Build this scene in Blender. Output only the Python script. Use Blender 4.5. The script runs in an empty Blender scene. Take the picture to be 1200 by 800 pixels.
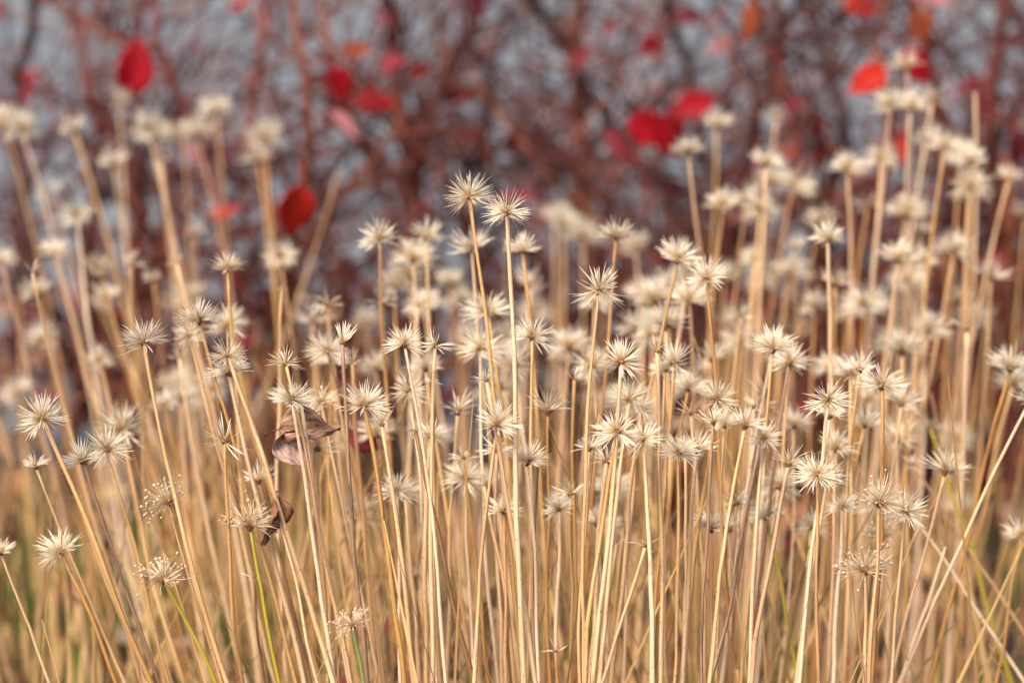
import bpy, math, random
from mathutils import Vector, Matrix, Quaternion, noise

random.seed(7)
R = math.radians
scene = bpy.context.scene
COL = scene.collection

# ------------------------------------------------------------------ camera
FOC, SENS = 100.0, 36.0
PITCH = R(10.0)
CAM = Vector((0.0, 0.0, 0.588))
FOCUS = 1.40
PXS = SENS / FOC / 1200.0
FWD = Vector((0, math.cos(PITCH), -math.sin(PITCH)))
UP = Vector((0, math.sin(PITCH), math.cos(PITCH)))
RIGHT = Vector((1, 0, 0))


def at(px, py, d):
    """point of the place seen at photo pixel (px,py) at depth d metres"""
    return CAM + FWD * d + RIGHT * ((px - 600) * PXS * d) + UP * ((400 - py) * PXS * d)


def depth_of_blur(b):
    tab = [(-1, 1.25), (0, 1.40), (0.5, 1.49), (1, 1.60), (1.5, 1.74), (2, 1.93), (2.5, 2.17), (3, 2.45)]
    for (b0, d0), (b1, d1) in zip(tab, tab[1:]):
        if b <= b1:
            return d0 + (d1 - d0) * (b - b0) / (b1 - b0)
    return 2.45


cd = bpy.data.cameras.new('camera')
cam = bpy.data.objects.new('camera', cd)
COL.objects.link(cam)
cam.location = CAM
cam.rotation_euler = (R(90) - PITCH, 0, 0)
cd.lens = FOC
cd.sensor_width = SENS
cd.clip_start = 0.02
cd.clip_end = 3000
cd.dof.use_dof = True
cd.dof.focus_distance = FOCUS
cd.dof.aperture_fstop = 5.6
cd.dof.aperture_blades = 9
scene.camera = cam

# ------------------------------------------------------------------ light
w = bpy.data.worlds.new('World')
scene.world = w
w.use_nodes = True
nt = w.node_tree
bg = nt.nodes['Background']
sky = nt.nodes.new('ShaderNodeTexSky')
sky.sky_type = 'NISHITA'
sky.sun_disc = False
SUN_EL, SUN_AZ = R(52), R(215)      # azimuth from +Y clockwise
sky.sun_elevation = SUN_EL
sky.sun_rotation = SUN_AZ
sky.dust_density = 2.5
nt.links.new(sky.outputs[0], bg.inputs[0])
bg.inputs[1].default_value = 0.145
sd = bpy.data.lights.new('sun', 'SUN')
sd.energy = 2.9
sd.angle = R(22)
sd.color = (1.0, 0.93, 0.82)
sun = bpy.data.objects.new('sun', sd)
COL.objects.link(sun)
sdir = Vector((math.sin(SUN_AZ) * math.cos(SUN_EL), math.cos(SUN_AZ) * math.cos(SUN_EL), math.sin(SUN_EL)))
sun.rotation_euler = (-sdir).to_track_quat('-Z', 'Y').to_euler()
scene.view_settings.view_transform = 'Standard'
scene.view_settings.look = 'None'
scene.view_settings.gamma = 1
scene.view_settings.exposure = 1.2
scene.cycles.use_denoising = True
scene.cycles.max_bounces = 8
scene.cycles.transparent_max_bounces = 8


# ------------------------------------------------------------------ materials
def mat(name, build):
    m = bpy.data.materials.new(name)
    m.use_nodes = True
    t = m.node_tree
    t.nodes.clear()
    out = t.nodes.new('ShaderNodeOutputMaterial')
    sh = build(t)
    t.links.new(sh, out.inputs[0])
    return m


def node(t, kind, **kw):
    n = t.nodes.new(kind)
    for k, v in kw.items():
        if k.startswith('i_'):
            n.inputs[k[2:].replace('_', ' ')].default_value = v
        else:
            setattr(n, k, v)
    return n


def ramp(t, fac, stops):
    r = t.nodes.new('ShaderNodeValToRGB')
    el = r.color_ramp.elements
    while len(el) < len(stops):
        el.new(0.5)
    for e, (p, c) in zip(el, stops):
        e.position = p
        e.color = (*c, 1)
    t.links.new(fac, r.inputs[0])
    return r.outputs[0]


def mixc(t, fac, a, b, mode='MIX'):
    m = t.nodes.new('ShaderNodeMix')
    m.data_type = 'RGBA'
    m.blend_type = mode
    for sock, v in ((m.inputs[0], fac), (m.inputs[6], a), (m.inputs[7], b)):
        if isinstance(v, (int, float)):
            sock.default_value = v
        elif isinstance(v, tuple):
            sock.default_value = (*v, 1)
        else:
            t.links.new(v, sock)
    return m.outputs[2]


def leafy(t, col, rough=0.6, trans=0.25, spec=0.3, bump=None):
    p = node(t, 'ShaderNodeBsdfPrincipled')
    p.inputs['Roughness'].default_value = rough
    p.inputs['Specular IOR Level'].default_value = spec
    t.links.new(col, p.inputs['Base Color'])
    if bump is not None:
        t.links.new(bump, p.inputs['Normal'])
    if trans <= 0:
        return p.outputs[0]
    tr = node(t, 'ShaderNodeBsdfTranslucent')
    t.links.new(col, tr.inputs[0])
    mx = node(t, 'ShaderNodeMixShader')
    mx.inputs[0].default_value = trans
    t.links.new(p.outputs[0], mx.inputs[1])
    t.links.new(tr.outputs[0], mx.inputs[2])
    return mx.outputs[0]


def stem_material(name, stops, stain, stain_at, green=None):
    """straw: fibres run along the stem (uv.y in metres), stains and nodes are brown"""
    def build(t):
        uv = node(t, 'ShaderNodeUVMap')
        info = node(t, 'ShaderNodeObjectInfo')
        add = node(t, 'ShaderNodeVectorMath', operation='ADD')
        sc = node(t, 'ShaderNodeVectorMath', operation='SCALE')
        comb = node(t, 'ShaderNodeCombineXYZ')
        t.links.new(info.outputs['Random'], comb.inputs[0])
        t.links.new(info.outputs['Random'], comb.inputs[1])
        t.links.new(comb.outputs[0], sc.inputs[0])
        sc.inputs['Scale'].default_value = 37.0
        t.links.new(uv.outputs[0], add.inputs[0])
        t.links.new(sc.outputs[0], add.inputs[1])
        # fibres
        m1 = node(t, 'ShaderNodeMapping')
        m1.inputs['Scale'].default_value = (7.0, 14.0, 1)
        t.links.new(add.outputs[0], m1.inputs[0])
        n1 = node(t, 'ShaderNodeTexNoise', i_Scale=1.0, i_Detail=4.0, i_Roughness=0.65)
        t.links.new(m1.outputs[0], n1.inputs['Vector'])
        # slow tone changes along the stem
        m2 = node(t, 'ShaderNodeMapping')
        m2.inputs['Scale'].default_value = (0.8, 9.0, 1)
        t.links.new(add.outputs[0], m2.inputs[0])
        n2 = node(t, 'ShaderNodeTexNoise', i_Scale=1.0, i_Detail=3.0)
        t.links.new(m2.outputs[0], n2.inputs['Vector'])
        mxn = node(t, 'ShaderNodeMath', operation='MULTIPLY_ADD')
        mxn.inputs[1].default_value = 0.55
        t.links.new(n1.outputs[0], mxn.inputs[0])
        hlf = node(t, 'ShaderNodeMath', operation='MULTIPLY')
        hlf.inputs[1].default_value = 0.45
        t.links.new(n2.outputs[0], hlf.inputs[0])
        t.links.new(hlf.outputs[0], mxn.inputs[2])
        col = ramp(t, mxn.outputs[0], stops)
        # object to object tone
        hsv = node(t, 'ShaderNodeHueSaturation')
        mr = node(t, 'ShaderNodeMapRange')
        mr.inputs[3].default_value = 0.74
        mr.inputs[4].default_value = 1.12
        t.links.new(info.outputs['Random'], mr.inputs[0])
        t.links.new(mr.outputs[0], hsv.inputs['Value'])
        mr2 = node(t, 'ShaderNodeMapRange')
        mr2.inputs[3].default_value = 1.10
        mr2.inputs[4].default_value = 0.80
        t.links.new(info.outputs['Random'], mr2.inputs[0])
        t.links.new(mr2.outputs[0], hsv.inputs['Saturation'])
        t.links.new(col, hsv.inputs['Color'])
        col = hsv.outputs[0]
        if green:
            sep = node(t, 'ShaderNodeSeparateXYZ')
            t.links.new(uv.outputs[0], sep.inputs[0])
            n5 = node(t, 'ShaderNodeMath', operation='ADD')
            t.links.new(sep.outputs[0], n5.inputs[0])
            t.links.new(n2.outputs[0], n5.inputs[1])
            g = ramp(t, n5.outputs[0], [(0.85, (0, 0, 0)), (1.1, (1, 1, 1))])
            col = mixc(t, g, col, green)
        # brown weather stains, long and narrow, plus specks
        m3 = node(t, 'ShaderNodeMapping')
        m3.inputs['Scale'].default_value = (2.2, 26.0, 1)
        t.links.new(add.outputs[0], m3.inputs[0])
        n3 = node(t, 'ShaderNodeTexNoise', i_Scale=1.0, i_Detail=5.0, i_Roughness=0.7)
        t.links.new(m3.outputs[0], n3.inputs['Vector'])
        s = ramp(t, n3.outputs[0], [(stain_at, (0, 0, 0)), (stain_at + 0.12, (0.85, 0.85, 0.85))])
        col = mixc(t, s, col, stain)
        m4 = node(t, 'ShaderNodeMapping')
        m4.inputs['Scale'].default_value = (6.0, 420.0, 1)
        t.links.new(add.outputs[0], m4.inputs[0])
        n4 = node(t, 'ShaderNodeTexNoise', i_Scale=1.0, i_Detail=2.0)
        t.links.new(m4.outputs[0], n4.inputs['Vector'])
        s4 = ramp(t, n4.outputs[0], [(0.62, (0, 0, 0)), (0.70, (0.7, 0.7, 0.7))])
        col = mixc(t, s4, col, stain)
        bp = node(t, 'ShaderNodeBump', i_Strength=0.35, i_Distance=0.0006)
        t.links.new(n1.outputs[0], bp.inputs['Height'])
        return leafy(t, col, 0.55, 0.08, 0.35, bp.outputs[0])
    return mat(name, build)


STAIN = (0.075, 0.035, 0.018)
M_STEM = {
    'gold': stem_material('golden_straw', [(0.33, (0.30, 0.14, 0.04)), (0.5, (0.63, 0.345, 0.13)), (0.66, (0.78, 0.51, 0.26))], STAIN, 0.585),
    'pale': stem_material('pale_straw', [(0.33, (0.36, 0.19, 0.07)), (0.5, (0.63, 0.385, 0.19)), (0.66, (0.77, 0.56, 0.35))], STAIN, 0.60),
    'tan': stem_material('tan_straw', [(0.33, (0.21, 0.085, 0.028)), (0.5, (0.46, 0.22, 0.068)), (0.65, (0.60, 0.34, 0.13))], STAIN, 0.59),
    'dark': stem_material('stained_straw', [(0.25, (0.10, 0.045, 0.022)), (0.5, (0.27, 0.13, 0.06)), (0.75, (0.48, 0.29, 0.13))], (0.04, 0.018, 0.012), 0.53),
    'green': stem_material('greenish_straw', [(0.25, (0.36, 0.20, 0.05)), (0.5, (0.58, 0.36, 0.10)), (0.72, (0.68, 0.47, 0.2))], STAIN, 0.68, green=(0.36, 0.26, 0.015)),
    'leafgreen': stem_material('fresh_green_stem', [(0.25, (0.10, 0.13, 0.015)), (0.5, (0.20, 0.23, 0.03)), (0.72, (0.36, 0.33, 0.07))], STAIN, 0.72),
}


def spike_material(name, base, mid, tip):
    def build(t):
        uv = node(t, 'ShaderNodeUVMap')
        sep = node(t, 'ShaderNodeSeparateXYZ')
        t.links.new(uv.outputs[0], sep.inputs[0])
        col = ramp(t, sep.outputs[1], [(0.0, base), (0.2, mid), (0.5, tip), (0.93, tip), (1.0, mid)])
        # uv.x = a random number for each spike
        tone = ramp(t, sep.outputs[0], [(0.0, (0.80, 0.70, 0.58)), (0.3, (0.97, 0.95, 0.92)), (1.0, (1, 1, 1))])
        col = mixc(t, 1.0, col, tone, 'MULTIPLY')
        info = node(t, 'ShaderNodeObjectInfo')
        mr = node(t, 'ShaderNodeMapRange')
        mr.inputs[3].default_value = 0.85
        mr.inputs[4].default_value = 1.0
        t.links.new(info.outputs['Random'], mr.inputs[0])
        hsv = node(t, 'ShaderNodeHueSaturation')
        t.links.new(mr.outputs[0], hsv.inputs['Value'])
        t.links.new(col, hsv.inputs['Color'])
        return leafy(t, hsv.outputs[0], 0.6, 0.5, 0.25)
    return mat(name, build)


M_SPIKE = spike_material('cream_dry_spikes', (0.55, 0.31, 0.11), (0.82, 0.63, 0.37), (0.93, 0.845, 0.69))
M_SPIKE_TAN = spike_material('tan_dry_spikes', (0.46, 0.24, 0.09), (0.70, 0.50, 0.27), (0.84, 0.71, 0.52))


def simple(name, stops, scale, trans=0.0, rough=0.7, coord='Object', detail=5.0, bump=0.0):
    def build(t):
        tc = node(t, 'ShaderNodeTexCoord')
        n = node(t, 'ShaderNodeTexNoise', i_Scale=scale, i_Detail=detail, i_Roughness=0.6)
        t.links.new(tc.outputs[coord], n.inputs['Vector'])
        col = ramp(t, n.outputs[0], stops)
        b = None
        if bump:
            bn = node(t, 'ShaderNodeBump', i_Strength=0.6, i_Distance=bump)
            t.links.new(n.outputs[0], bn.inputs['Height'])
            b = bn.outputs[0]
        return leafy(t, col, rough, trans, 0.25, b)
    return mat(name, build)


M_HUB = simple('brown_hub', [(0.35, (0.06, 0.026, 0.01)), (0.65, (0.30, 0.14, 0.045))], 900)
M_CAPS = simple('pale_seed_capsule', [(0.3, (0.24, 0.14, 0.075)), (0.5, (0.50, 0.36, 0.24)), (0.7, (0.74, 0.63, 0.5))], 700)
M_CAPSD = simple('dark_seed_capsule', [(0.3, (0.06, 0.035, 0.025)), (0.5, (0.33, 0.21, 0.12)), (0.7, (0.6, 0.45, 0.3))], 700)
M_BARK = simple('red_brown_bark', [(0.3, (0.035, 0.008, 0.006)), (0.55, (0.10, 0.020, 0.012)), (0.75, (0.21, 0.06, 0.036))], 60, bump=0.002)
M_BARK_GREY = simple('grey_purple_bark', [(0.3, (0.018, 0.008, 0.008)), (0.55, (0.042, 0.018, 0.017)), (0.75, (0.10, 0.055, 0.05))], 60, bump=0.002)
M_BARK_ORANGE = simple('rust_bark', [(0.3, (0.07, 0.018, 0.008)), (0.55, (0.19, 0.05, 0.02)), (0.75, (0.31, 0.11, 0.055))], 60, bump=0.002)


def leaf_material(name, a, b, vein, trans=0.35):
    def build(t):
        uv = node(t, 'ShaderNodeUVMap')
        n = node(t, 'ShaderNodeTexNoise', i_Scale=6.0, i_Detail=5.0)
        t.links.new(uv.outputs[0], n.inputs['Vector'])
        col = ramp(t, n.outputs[0], [(0.35, a), (0.65, b)])
        sep = node(t, 'ShaderNodeSeparateXYZ')
        t.links.new(uv.outputs[0], sep.inputs[0])
        # midrib and side veins
        ab = node(t, 'ShaderNodeMath', operation='ABSOLUTE')
        t.links.new(sep.outputs[1], ab.inputs[0])
        mid = ramp(t, ab.outputs[0], [(0.0, (1, 1, 1)), (0.07, (0, 0, 0))])
        sk = node(t, 'ShaderNodeMath', operation='MULTIPLY_ADD')
        sk.inputs[1].default_value = -0.35
        t.links.new(ab.outputs[0], sk.inputs[0])
        t.links.new(sep.outputs[0], sk.inputs[2])
        ml = node(t, 'ShaderNodeMath', operation='MULTIPLY')
        ml.inputs[1].default_value = 7.0
        t.links.new(sk.outputs[0], ml.inputs[0])
        pp = node(t, 'ShaderNodeMath', operation='PINGPONG')
        pp.inputs[1].default_value = 0.5
        t.links.new(ml.outputs[0], pp.inputs[0])
        side = ramp(t, pp.outputs[0], [(0.0, (0.6, 0.6, 0.6)), (0.09, (0, 0, 0))])
        f = mixc(t, 1.0, mid, side, 'LIGHTEN')
        col = mixc(t, f, col, vein)
        return leafy(t, col, 0.6, trans, 0.12)
    return mat(name, build)


M_RED = [
    leaf_material('crimson_leaf', (0.22, 0.0015, 0.006), (0.38, 0.003, 0.010), (0.32, 0.015, 0.015), 0.4),
    leaf_material('scarlet_leaf', (0.36, 0.008, 0.005), (0.50, 0.020, 0.009), (0.45, 0.07, 0.03), 0.4),
    leaf_material('orange_leaf', (0.34, 0.06, 0.02), (0.5, 0.12, 0.045), (0.4, 0.12, 0.06), 0.4),
    leaf_material('maroon_leaf', (0.12, 0.014, 0.022), (0.26, 0.03, 0.04), (0.2, 0.06, 0.06), 0.3),
    leaf_material('pink_leaf', (0.26, 0.08, 0.075), (0.38, 0.15, 0.14), (0.5, 0.2, 0.2), 0.35),
]
M_DRYLEAF = leaf_material('dry_pinkish_leaf', (0.22, 0.125, 0.09), (0.46, 0.315, 0.25), (0.22, 0.12, 0.08), 0.15)
M_DRYLEAF2 = leaf_material('dry_brown_leaf', (0.14, 0.05, 0.025), (0.36, 0.16, 0.08), (0.10, 0.04, 0.02), 0.2)
M_DRYMID = leaf_material('dry_mauve_brown_leaf', (0.13, 0.055, 0.03), (0.38, 0.215, 0.14), (0.13, 0.055, 0.03), 0.15)
M_GRASS = leaf_material('green_blade', (0.055, 0.085, 0.012), (0.13, 0.14, 0.03), (0.2, 0.2, 0.06), 0.3)
M_TANBLADE = leaf_material('tan_blade', (0.22, 0.11, 0.04), (0.42, 0.24, 0.09), (0.4, 0.25, 0.1), 0.3)
M_STRAWBLADE = leaf_material('straw_blade', (0.40, 0.23, 0.08), (0.62, 0.4, 0.17), (0.5, 0.34, 0.16), 0.3)


# ------------------------------------------------------------------ mesh helpers
class MB:
    def __init__(s):
        s.v, s.f, s.uv, s.mi = [], [], [], []

    def face(s, idx, uvs, mi=0):
        s.f.append(idx)
        s.uv.append(uvs)
        s.mi.append(mi)

    def tube(s, pts, rad, n=7, uvscale=1.0, flat=None, ridge=0.0, cap=True, u0=None, mi=0, fracv=False):
        k = len(pts)
        base = len(s.v)
        prev = None
        ln = [0.0]
        for a, b in zip(pts, pts[1:]):
            ln.append(ln[-1] + (b - a).length)
        tot = ln[-1] or 1
        for i in range(k):
            tg = (pts[min(i + 1, k - 1)] - pts[max(i - 1, 0)])
            if tg.length < 1e-9:
                tg = Vector((0, 0, 1))
            tg.normalize()
            if prev is None:
                a = tg.orthogonal().normalized()
            else:
                a = prev - tg * prev.dot(tg)
                a = a.normalized() if a.length > 1e-6 else tg.orthogonal().normalized()
            prev = a
            b = tg.cross(a)
            for j in range(n):
                th = 2 * math.pi * j / n
                r = rad[i] * (1 + ridge * (1 if j % 2 else -1))
                fx = flat if flat else 1.0
                s.v.append(pts[i] + a * (math.cos(th) * r) + b * (math.sin(th) * r * fx))
        for i in range(k - 1):
            for j in range(n):
                j2 = (j + 1) % n
                ua = (j / n) if u0 is None else u0
                ub = ((j + 1) / n) if u0 is None else u0
                va, vb = (ln[i] / tot, ln[i + 1] / tot) if fracv else (ln[i] * uvscale, ln[i + 1] * uvscale)
                s.face((base + i * n + j, base + i * n + j2, base + (i + 1) * n + j2, base + (i + 1) * n + j),
                       ((ua, va), (ub, va), (ub, vb), (ua, vb)), mi)
        if cap:
            e = 1.0 if fracv else tot * uvscale
            s.face(tuple(base + j for j in reversed(range(n))), tuple((u0 or 0, 0) for _ in range(n)), mi)
            s.face(tuple(base + (k - 1) * n + j for j in range(n)), tuple((u0 or 0, e) for _ in range(n)), mi)

    def leaf(s, M, L, W, fold=0.3, curl=0.4, nu=7, nv=4, twist=0.0, thick=0.0, wavy=0.0, mi=0, shape=1.0, rnd=0):
        """blade along local +X, width along Y, thickness sheet doubled when thick > 0"""
        sides = (1, -1) if thick > 0 else (1,)
        ring = {}
        for sd_ in sides:
            base = len(s.v)
            ring[sd_] = base
            for i in range(nu + 1):
                u = i / nu
                wd = W * 0.5 * (max(0.0, math.sin(math.pi * min(1, u ** (0.75 * shape)))) ** (0.75 + 0.75 * u)) + 0.0004
                for j in range(-nv, nv + 1):
                    q = j / nv
                    y = q * wd
                    x = u * L
                    ay = abs(y)
                    z = math.sin(fold) * ay
                    y2 = y * math.cos(fold)
                    z += wavy * W * math.sin(u * 9 + q * 3 + rnd) * abs(q) + wavy * 0.5 * W * math.sin(u * 17 + rnd * 2) * q * q
                    c = curl * u
                    x2 = L * (math.sin(c) / curl if abs(curl) > 1e-4 else u) if True else x
                    z += -L * ((1 - math.cos(c)) / curl if abs(curl) > 1e-4 else 0)
                    tw = twist * u
                    y3 = y2 * math.cos(tw) - z * math.sin(tw) * 0.0
                    z3 = z + y2 * math.sin(tw)
                    s.v.append(M @ Vector((x2, y3, z3 + sd_ * thick * 0.5)))
            cols = 2 * nv + 1
            for i in range(nu):
                for j in range(cols - 1):
                    a = base + i * cols + j
                    idx = (a, a + cols, a + cols + 1, a + 1)
                    q0, q1 = (j - nv) / nv, (j + 1 - nv) / nv
                    uvs = ((i / nu + rnd, q0), ((i + 1) / nu + rnd, q0), ((i + 1) / nu + rnd, q1), (i / nu + rnd, q1))
                    if sd_ < 0:
                        idx, uvs = idx[::-1], uvs[::-1]
                    s.face(idx, uvs, mi)
        if thick > 0:
            cols = 2 * nv + 1
            b1, b2 = ring[1], ring[-1]
            rim = [i * cols for i in range(nu + 1)] + [nu * cols + j for j in range(1, cols)] + \
                  [i * cols + cols - 1 for i in range(nu - 1, -1, -1)] + [j for j in range(cols - 2, 0, -1)]
            for a, b in zip(rim, rim[1:] + rim[:1]):
                s.face((b1 + a, b2 + a, b2 + b, b1 + b), ((0.5, 0.9),) * 4, mi)

    def build(s, name, mats, parent=None, smooth=True):
        me = bpy.data.meshes.new(name)
        me.from_pydata([tuple(v) for v in s.v], [], s.f)
        uvl = me.uv_layers.new(name='UVMap')
        flat = []
        for u in s.uv:
            for c in u:
                flat += [c[0], c[1]]
        uvl.data.foreach_set('uv', flat)
        if not isinstance(mats, (list, tuple)):
            mats = [mats]
        for m in mats:
            me.materials.append(m)
        me.polygons.foreach_set('material_index', s.mi)
        me.polygons.foreach_set('use_smooth', [smooth] * len(s.f))
        me.update()
        o = bpy.data.objects.new(name, me)
        COL.objects.link(o)
        if parent:
            o.parent = parent
        return o


def tag(o, label=None, cat=None, group=None, kind=None):
    if label: o['label'] = label
    if cat: o['category'] = cat
    if group: o['group'] = group
    if kind: o['kind'] = kind
    return o


def empty(name, loc):
    o = bpy.data.objects.new(name, None)
    o.empty_display_size = 0.01
    COL.objects.link(o)
    o.location = loc
    return o


# ------------------------------------------------------------------ seed-head prototypes (local +Z = stem axis, unit: metres)
HEAD_R = 0.0122
HEAD_K = 1.15


def spike_dir(rng, lim, up_bias=1.0):
    c = 1 - rng.random() ** up_bias * (1 - math.cos(lim))
    th = math.acos(max(-1, min(1, c)))
    ph = rng.random() * 2 * math.pi
    return Vector((math.sin(th) * math.cos(ph), math.sin(th) * math.sin(ph), math.cos(th)))


def add_spike(mb, rng, d, L, wide, bend, start=0.0009):
    side = d.orthogonal().normalized()
    side.rotate(Quaternion(d, rng.random() * 6.28))
    n = 6
    pts, rad = [], []
    u0 = rng.random()
    prof = (0.6, 0.65, 0.85, 1.0, 0.7, 0.12)
    for i in range(n):
        t = i / (n - 1)
        p = d * (start + (L - start) * t) + side * (bend * L * t * t)
        pts.append(p)
        rad.append(prof[i] * wide)
    mb.tube(pts, rad, n=4, flat=0.45, cap=False, u0=u0, fracv=True)
    return pts[-1], (pts[-1] - pts[-2]).normalized()


def head_proto(kind, seed):
    rng = random.Random(seed)
    mb = MB()
    tips = []
    gapd = Vector((rng.uniform(-1, 1), rng.uniform(-1, 1), rng.uniform(-0.4, 0.8))).normalized()
    gapw, gapk = rng.uniform(0.55, 0.9), rng.uniform(0.2, 1.0)
    if kind == 'full':
        n, lim, wide = rng.randint(150, 200), R(rng.choice((92, 100, 110, 118, 126))), 0.00021
    elif kind == 'broad':
        n, lim, wide = rng.randint(110, 145), R(rng.choice((84, 94, 104, 112))), 0.00027
    elif kind == 'half':
        n, lim, wide = rng.randint(46, 64), R(rng.choice((80, 95, 108))), 0.00027
    elif kind == 'sparse':
        n, lim, wide = rng.randint(17, 26), R(106), 0.0003
    elif kind == 'few':
        n, lim, wide = rng.randint(5, 8), R(108), 0.00045
    elif kind == 'cone':
        n, lim, wide = rng.randint(22, 30), R(52), 0.0004
    elif kind == 'capsule':
        n, lim, wide = rng.randint(95, 120), R(rng.choice((95, 105, 114))), 0.00022
    for i in range(n):
        d = spike_dir(rng, lim, 0.85)
        if kind != 'capsule' and d.dot(gapd) > gapw and rng.random() < gapk:
            continue
        L = HEAD_R * rng.uniform(0.70, 1.14)
        if rng.random() < 0.2:
            L *= rng.uniform(0.4, 0.8)
        bend = rng.uniform(-0.24, 0.24) if kind != 'capsule' else rng.uniform(-0.28, 0.28)
        tip, td = add_spike(mb, rng, d, L, wide * rng.uniform(0.7, 1.15), bend)
        if kind == 'capsule':
            if rng.random() < 0.36:
                tips.append((tip, td))
        elif rng.random() < 0.22 and kind in ('full', 'broad', 'half', 'sparse'):
            # a spent petal splitting from the same stalk
            d2 = (d + Vector((rng.uniform(-1, 1), rng.uniform(-1, 1), rng.uniform(-1, 1))) * 0.16).normalized()
            add_spike(mb, rng, d2, L * rng.uniform(0.8, 1.0), wide * 0.8, bend, start=0.0012)
    return mb, tips


PROTO = {}
for kind, cnt in (('full', 14), ('broad', 9), ('half', 8), ('sparse', 5), ('few', 5), ('cone', 3), ('capsule', 6)):
    PROTO[kind] = []
    for i in range(cnt):
        mb, tips = head_proto(kind, hash_seed := (len(kind) * 101 + i * 17 + ord(kind[0])))
        o = mb.build('seed_head', M_SPIKE_TAN if kind == 'capsule' else M_SPIKE, smooth=False)
        PROTO[kind].append((o.data, tips))
        bpy.data.objects.remove(o)


def hub_mesh():
    mb = MB()
    prof = [(-0.0022, 0.0008), (-0.0012, 0.0012), (-0.0003, 0.0019), (0.0004, 0.0022), (0.0011, 0.0018), (0.0016, 0.0009)]
    mb.tube([Vector((0, 0, z)) for z, r in prof], [r for z, r in prof], n=9, ridge=0.09)
    o = mb.build('hub', M_HUB)
    me = o.data
    bpy.data.objects.remove(o)
    return me


def capsule_mesh(m, seed):
    rng = random.Random(seed)
    mb = MB()
    # three-lobed dry capsule, split open at the top
    for k in range(3):
        a = k * 2.094 + 0.3
        c = Vector((math.cos(a), math.sin(a), 0)) * 0.00048
        zs = [(-0.0003, 0.00016), (0.0002, 0.00048), (0.0008, 0.00062), (0.0013, 0.00042), (0.0017, 0.0001)]
        mb.tube([c * (0.6 + z * 500) + Vector((0, 0, z)) for z, r in zs], [r for z, r in zs], n=6)
    o = mb.build('seed_capsule', m)
    me = o.data
    bpy.data.objects.remove(o)
    return me


HUB = hub_mesh()
CAPS = [capsule_mesh(M_CAPS, 1), capsule_mesh(M_CAPSD, 2)]


# ------------------------------------------------------------------ one stalk
def lean_of(px):
    tab = [(-100, 0.50), (50, 0.42), (200, 0.34), (300, 0.25), (450, 0.13), (600, 0.05), (750, -0.05), (900, -0.09),
           (1000, -0.10), (1100, -0.16), (1200, -0.26), (1350, -0.34)]
    for (x0, a), (x1, b) in zip(tab, tab[1:]):
        if px <= x1:
            return a + (b - a) * (px - x0) / (x1 - x0)
    return -0.34


STALKS = []


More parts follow.
